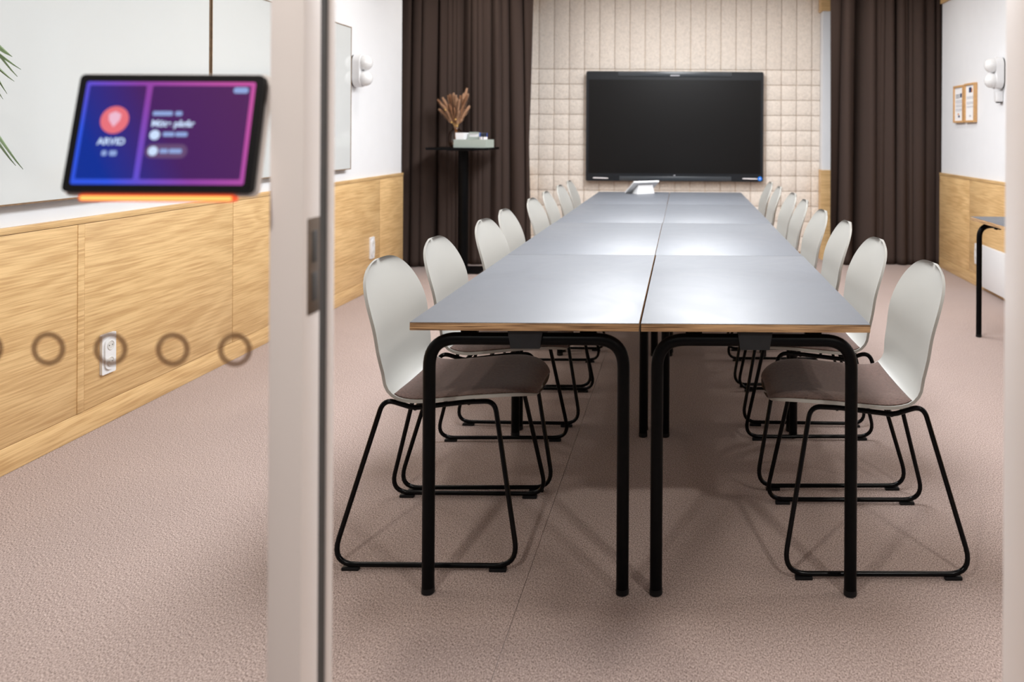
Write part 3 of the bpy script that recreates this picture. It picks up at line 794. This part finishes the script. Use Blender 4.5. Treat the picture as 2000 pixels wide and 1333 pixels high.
# ------------------------------------------------------------------ whiteboards on the left wall
def whiteboard(label, y0, y1, z0, z1):
    xw = XL + .034
    t = thing('whiteboard', label, 'whiteboard', (xw, (y0+y1)/2, z0), 0, 'whiteboards on the left wall')
    L = (y1-y0)/2; H = z1-z0
    MB().box(-.010, .004, -L+.006, L-.006, .006, H-.006).build('writing_surface', 'board_glass', t)
    for nm, a in (('frame_rail', (-.012,.0065,-L,L,0,.006)), ('frame_rail', (-.012,.0065,-L,L,H-.006,H)), ('frame_stile', (-.012,.0065,-L,-L+.0058,.0062,H-.0062)), ('frame_stile', (-.012,.0065,L-.0058,L,.0062,H-.0062))):
        MB().box(*a).build(nm, 'board_edge', t)
    for yy in (-L*.72, L*.72):
        for zz in (.03, H-.09): MB().box(-.0335, -.0125, yy-.02, yy+.02, zz, zz+.06).build('wall_spacer', 'dark_grey', t)
    MB().box(-.0335, -.0125, -L+.06, L-.06, .012, .022).build('back_rail', 'dark_grey', t)
    return t
whiteboard('glossy whiteboard with thin oak frame on the left wall, nearest the camera', 2.30, 4.13, .952, 1.965)
whiteboard('glossy whiteboard with thin oak frame on the left wall, next to the wall lamp', 4.145, 5.89, .952, 1.965)

# ------------------------------------------------------------------ wall lamps
def sconce(label, X, y, z, s):
    """s = +1: light points to +x"""
    t = thing('wall_lamp', label, 'wall lamp', (X, y, z), 0, 'white twin-globe wall lamps')
    def cap(hw, hh, n=16):
        out = []
        for k in range(n+1): a = math.pi*k/n; out.append((hw*math.cos(a), hh-hw+hw*math.sin(a)))
        for k in range(n+1): a = math.pi+math.pi*k/n; out.append((hw*math.cos(a), -(hh-hw)+hw*math.sin(a)))
        return out
    MB().prism(cap(.060, .116), .001, .012, lambda a, b, d: (s*d, a, b)).build('shadow_line_plate', 'dark_grey', t)  # dark plate paints the shadow line between lamp body and wall
    MB().prism(cap(.064, .120), .0125, .064, lambda a, b, d: (s*d, a, b)).build('body', 'white_plastic', t)
    for zz in (-.057, .057):
        pr = [(.0005 if k in (0,) else .056*math.sin(math.pi*k/16), .056*math.cos(math.pi*k/16)) for k in range(17)]
        pr[-1] = (.0005, -.056)
        MB().lathe(pr, 28, (s*.080, 0, zz), 'x').build('globe', 'opal_glass', t)
        MB().tube([(s*.0645+0*k, .0575*math.cos(2*math.pi*k/24), zz+.0575*math.sin(2*math.pi*k/24)) for k in range(24)], .0028, 6, closed=True).build('globe_ring', 'white_plastic', t)
    return t
sconce('white wall lamp with two globes on the left wall beside the whiteboard', XL, 6.03, 1.665, 1)
sconce('white wall lamp with two globes on the right wall above a small sensor', XR, 6.19, 1.685, -1)
sn = thing('wall_sensor', 'small white box sensor under the right wall lamp', 'sensor', (XR, 6.20, 1.47))
MB().cham(-.050, -.001, -.030, .030, 0, .080, .006).build('body', 'white_plastic', sn)
MB().cham(-.040, -.006, -.020, .020, -.008, -.0002, .002).build('lens', 'dark_grey', sn)

# ------------------------------------------------------------------ framed papers on the right wall
def framed(label, y0, y1, z0, z1, kind):
    t = thing('picture_frame', label, 'picture frame', (XR, (y0+y1)/2, z0), 0, 'framed papers')
    L = (y1-y0)/2; H = z1-z0; d = .030; b = .017
    for nm, a in (('frame_rail', (-L, L, 0, b)), ('frame_rail', (-L, L, H-b, H)), ('frame_stile', (-L, -L+b, b, H-b)), ('frame_stile', (L-b, L, b, H-b))):
        MB().cham(-d, -.001, a[0]+.0002, a[1]-.0002, a[2]+.0002, a[3]-.0002, .001).build(nm, 'frame_oak', t)
    sh = MB().box(-.018, -.015, -L+b, L-b, b, H-b).build('paper_sheet', 'paper', t)
    def mark(name, y0, y1, z0, z1, m): MB().box(-.0188, -.0181, y0, y1, z0, z1).build(name, m, sh)
    # on the right wall, left in the picture = far = +y
    if kind == 0:
        for k in range(3): mark('print_line', -.01, .085, H-.082-.013*k, H-.076-.013*k, 'ink')
        mark('print_picture', -.07, -.025, H-.105, H-.070, 'ink_navy')
        for blk, (zt_, nl) in enumerate(((H-.125, 4), (H-.165, 3), (H-.20, 3))):
            for k in range(nl): mark('print_line', -.075, .085, zt_-.008*k-.004, zt_-.008*k, 'ink_pale')
        mark('print_picture', -.02, .02, .045, .062, 'ink_navy'); mark('print_picture', .0, .03, .066, .08, 'ink_orange')
    else:
        mark('print_picture', -.03, .03, H-.078, H-.035, 'ink_navy'); mark('print_picture', -.05, -.025, H-.078, H-.045, 'ink_orange')
        for blk, (zt_, nl) in enumerate(((H-.11, 3), (H-.155, 3), (H-.19, 2))):
            for k in range(nl): mark('print_line', -.075, .085, zt_-.008*k-.004, zt_-.008*k, 'ink_pale')
        mark('print_picture', -.02, .02, .045, .06, 'ink_pale')
    return t
framed('oak-framed printed sheet on the right wall, closer to the curtain', 6.985, 7.235, 1.325, 1.645, 0)
framed('oak-framed printed sheet on the right wall, closer to the wall lamp', 6.715, 6.955, 1.325, 1.65, 1)

# ------------------------------------------------------------------ sockets and heater
def outlet(label, X, y, z, s, w_=.083, h_=.165):
    t = thing('power_socket', label, 'socket', (X, y, z), 0, 'white double power sockets')
    fn = lambda a, b, d: (s*d, a, b)
    MB().prism(rrect(-w_/2, w_/2, -h_/2, h_/2, .006), .0005, .011, fn).build('cover_plate', 'white_plastic', t)
    MB().prism(rrect(-w_/2+.010, w_/2-.010, -h_/2+.016, h_/2-.016, .030), .0112, .017, fn).build('socket_block', 'white_plastic', t)
    for zz in (-.034, .034):
        w2 = MB().lathe([(.0215, .0172), (.0195, .0192), (.0175, .0192), (.0165, .0176), (.0005, .0176)], 24, (0, 0, zz), 'z', cap=False)
        w2.v = [(s*v[2]+0*zz if False else s*(v[2]-zz), v[0], v[1]+zz) for v in w2.v]
        o = w2.build('socket_well', 'terracotta', t)
        for yy in (-.0095, .0095): MB().lathe([(.0026, .0179), (.0026, .0184)], 10, (0,0,0), 'x').build('pin_hole', 'gasket', o).location = (0 if s > 0 else -.0363, yy, zz)
    return t
xw = XL + .018
outlet('white double socket low on the left oak wall, nearest the camera', xw, 3.43, .295, 1)
outlet('white double socket on the left oak wall, beside the white door post', xw, 4.93, .32, 1)
outlet('white double socket on the left oak wall, near the curtain', xw, 6.34, .33, 1)
outlet('white double socket on the right oak wall behind the side table', XR-.018, 6.64, .265, -1)
hp = thing('wall_heater', 'flat white panel heater low on the right oak wall', 'heater', (XR-.018, 6.05, .035))
MB().cham(-.035, -.012, -.45, .45, 0, .325, .004).build('front_panel', 'white_plastic', hp)
for yy in (-.3, .3): MB().box(-.0118, -.0005, yy-.03, yy+.03, .08, .25).build('wall_bracket', 'steel', hp)

# ------------------------------------------------------------------ plant just inside the glass, its leaf tips reach into view
pt = thing('potted_plant', 'tall green plant whose narrow leaf tips show at the left edge', 'plant', (-2.10, 2.22, 0))
MB().lathe([(.0005,.0),(.11,.0),(.145,.28),(.15,.30),(.135,.30),(.13,.27),(.0005,.27)], 32, cap=False).build('pot', 'terracotta', pt)
MB().lathe([(.0005,.262),(.128,.2705)], 24, cap=False).build('soil', 'soil', pt)
trunk = MB().tube(catmull([(0,0,.26),(.01,.0,.7),(-.01,.01,1.1),(0,0,1.53)], 8), .014, 10).build('trunk', 'trunk', pt)
def leaf(root, mid, tip, wid, round_tip=False):
    ps = catmull([root, mid, tip], 8); n_ = len(ps); vs = []; fs = []
    for i, p in enumerate(ps):
        u = i/(n_-1); tg = (ps[min(n_-1,i+1)]-ps[max(0,i-1)]).normalized()
        sd = tg.cross(Vector((0,0,1))).normalized()*.35 + Vector((0,.8,.25)); sd = (sd - tg*sd.dot(tg)).normalized()
        w_ = wid*(min(1, u*5+.35))*((1-u**(6 if round_tip else 2.2))**.8) + .0006
        up = sd.cross(tg).normalized()*w_*.35
        vs += [p+sd*w_+up, p-up*.3, p-sd*w_+up, p-up*.3-sd.cross(tg).normalized()*.0012]
    for i in range(n_-1):
        a = i*4
        for k in range(4): fs.append((a+k, a+(k+1)%4, a+4+(k+1)%4, a+4+k))
    MB().add(vs, fs).build('leaf', 'leaf_green', pt, angle=60)
def px(x, y, Y):
    a, b = x-CX, y-CY; u = a+b*ROLL; v = b-a*ROLL
    return Vector((u*Y/FPX+2.10, Y-2.22, CAMZ-v*Y/FPX))
for (ex, ey, tx, ty, zr, wd, rt) in ((-70,45,24,111,1.53,.0075,True),(-60,70,41,136,1.52,.0055,False),(-60,50,34,150,1.50,.0050,False),(-60,205,45,331,1.31,.0055,False),(-55,225,31,324,1.29,.0048,False)):
    leaf(Vector((0,0,zr)), px(ex, ey, 2.26), px(tx, ty, 2.27), wd*1.6, rt)
rnd = random.Random(9)
for i in range(30):
    a = rnd.uniform(R(95), R(265)) if i % 3 else rnd.uniform(R(60), R(300)); zr = 1.28 + .28*rnd.random(); L = rnd.uniform(.16, .23)
    d = Vector((math.cos(a), math.sin(a), 0)); d.y *= 1.7
    leaf(Vector((0,0,zr)), Vector((0,0,zr)) + d*L*.55 + Vector((0,0,.09)), Vector((0,0,zr)) + d*L + Vector((0,0,rnd.uniform(-.10,.05))), .007)
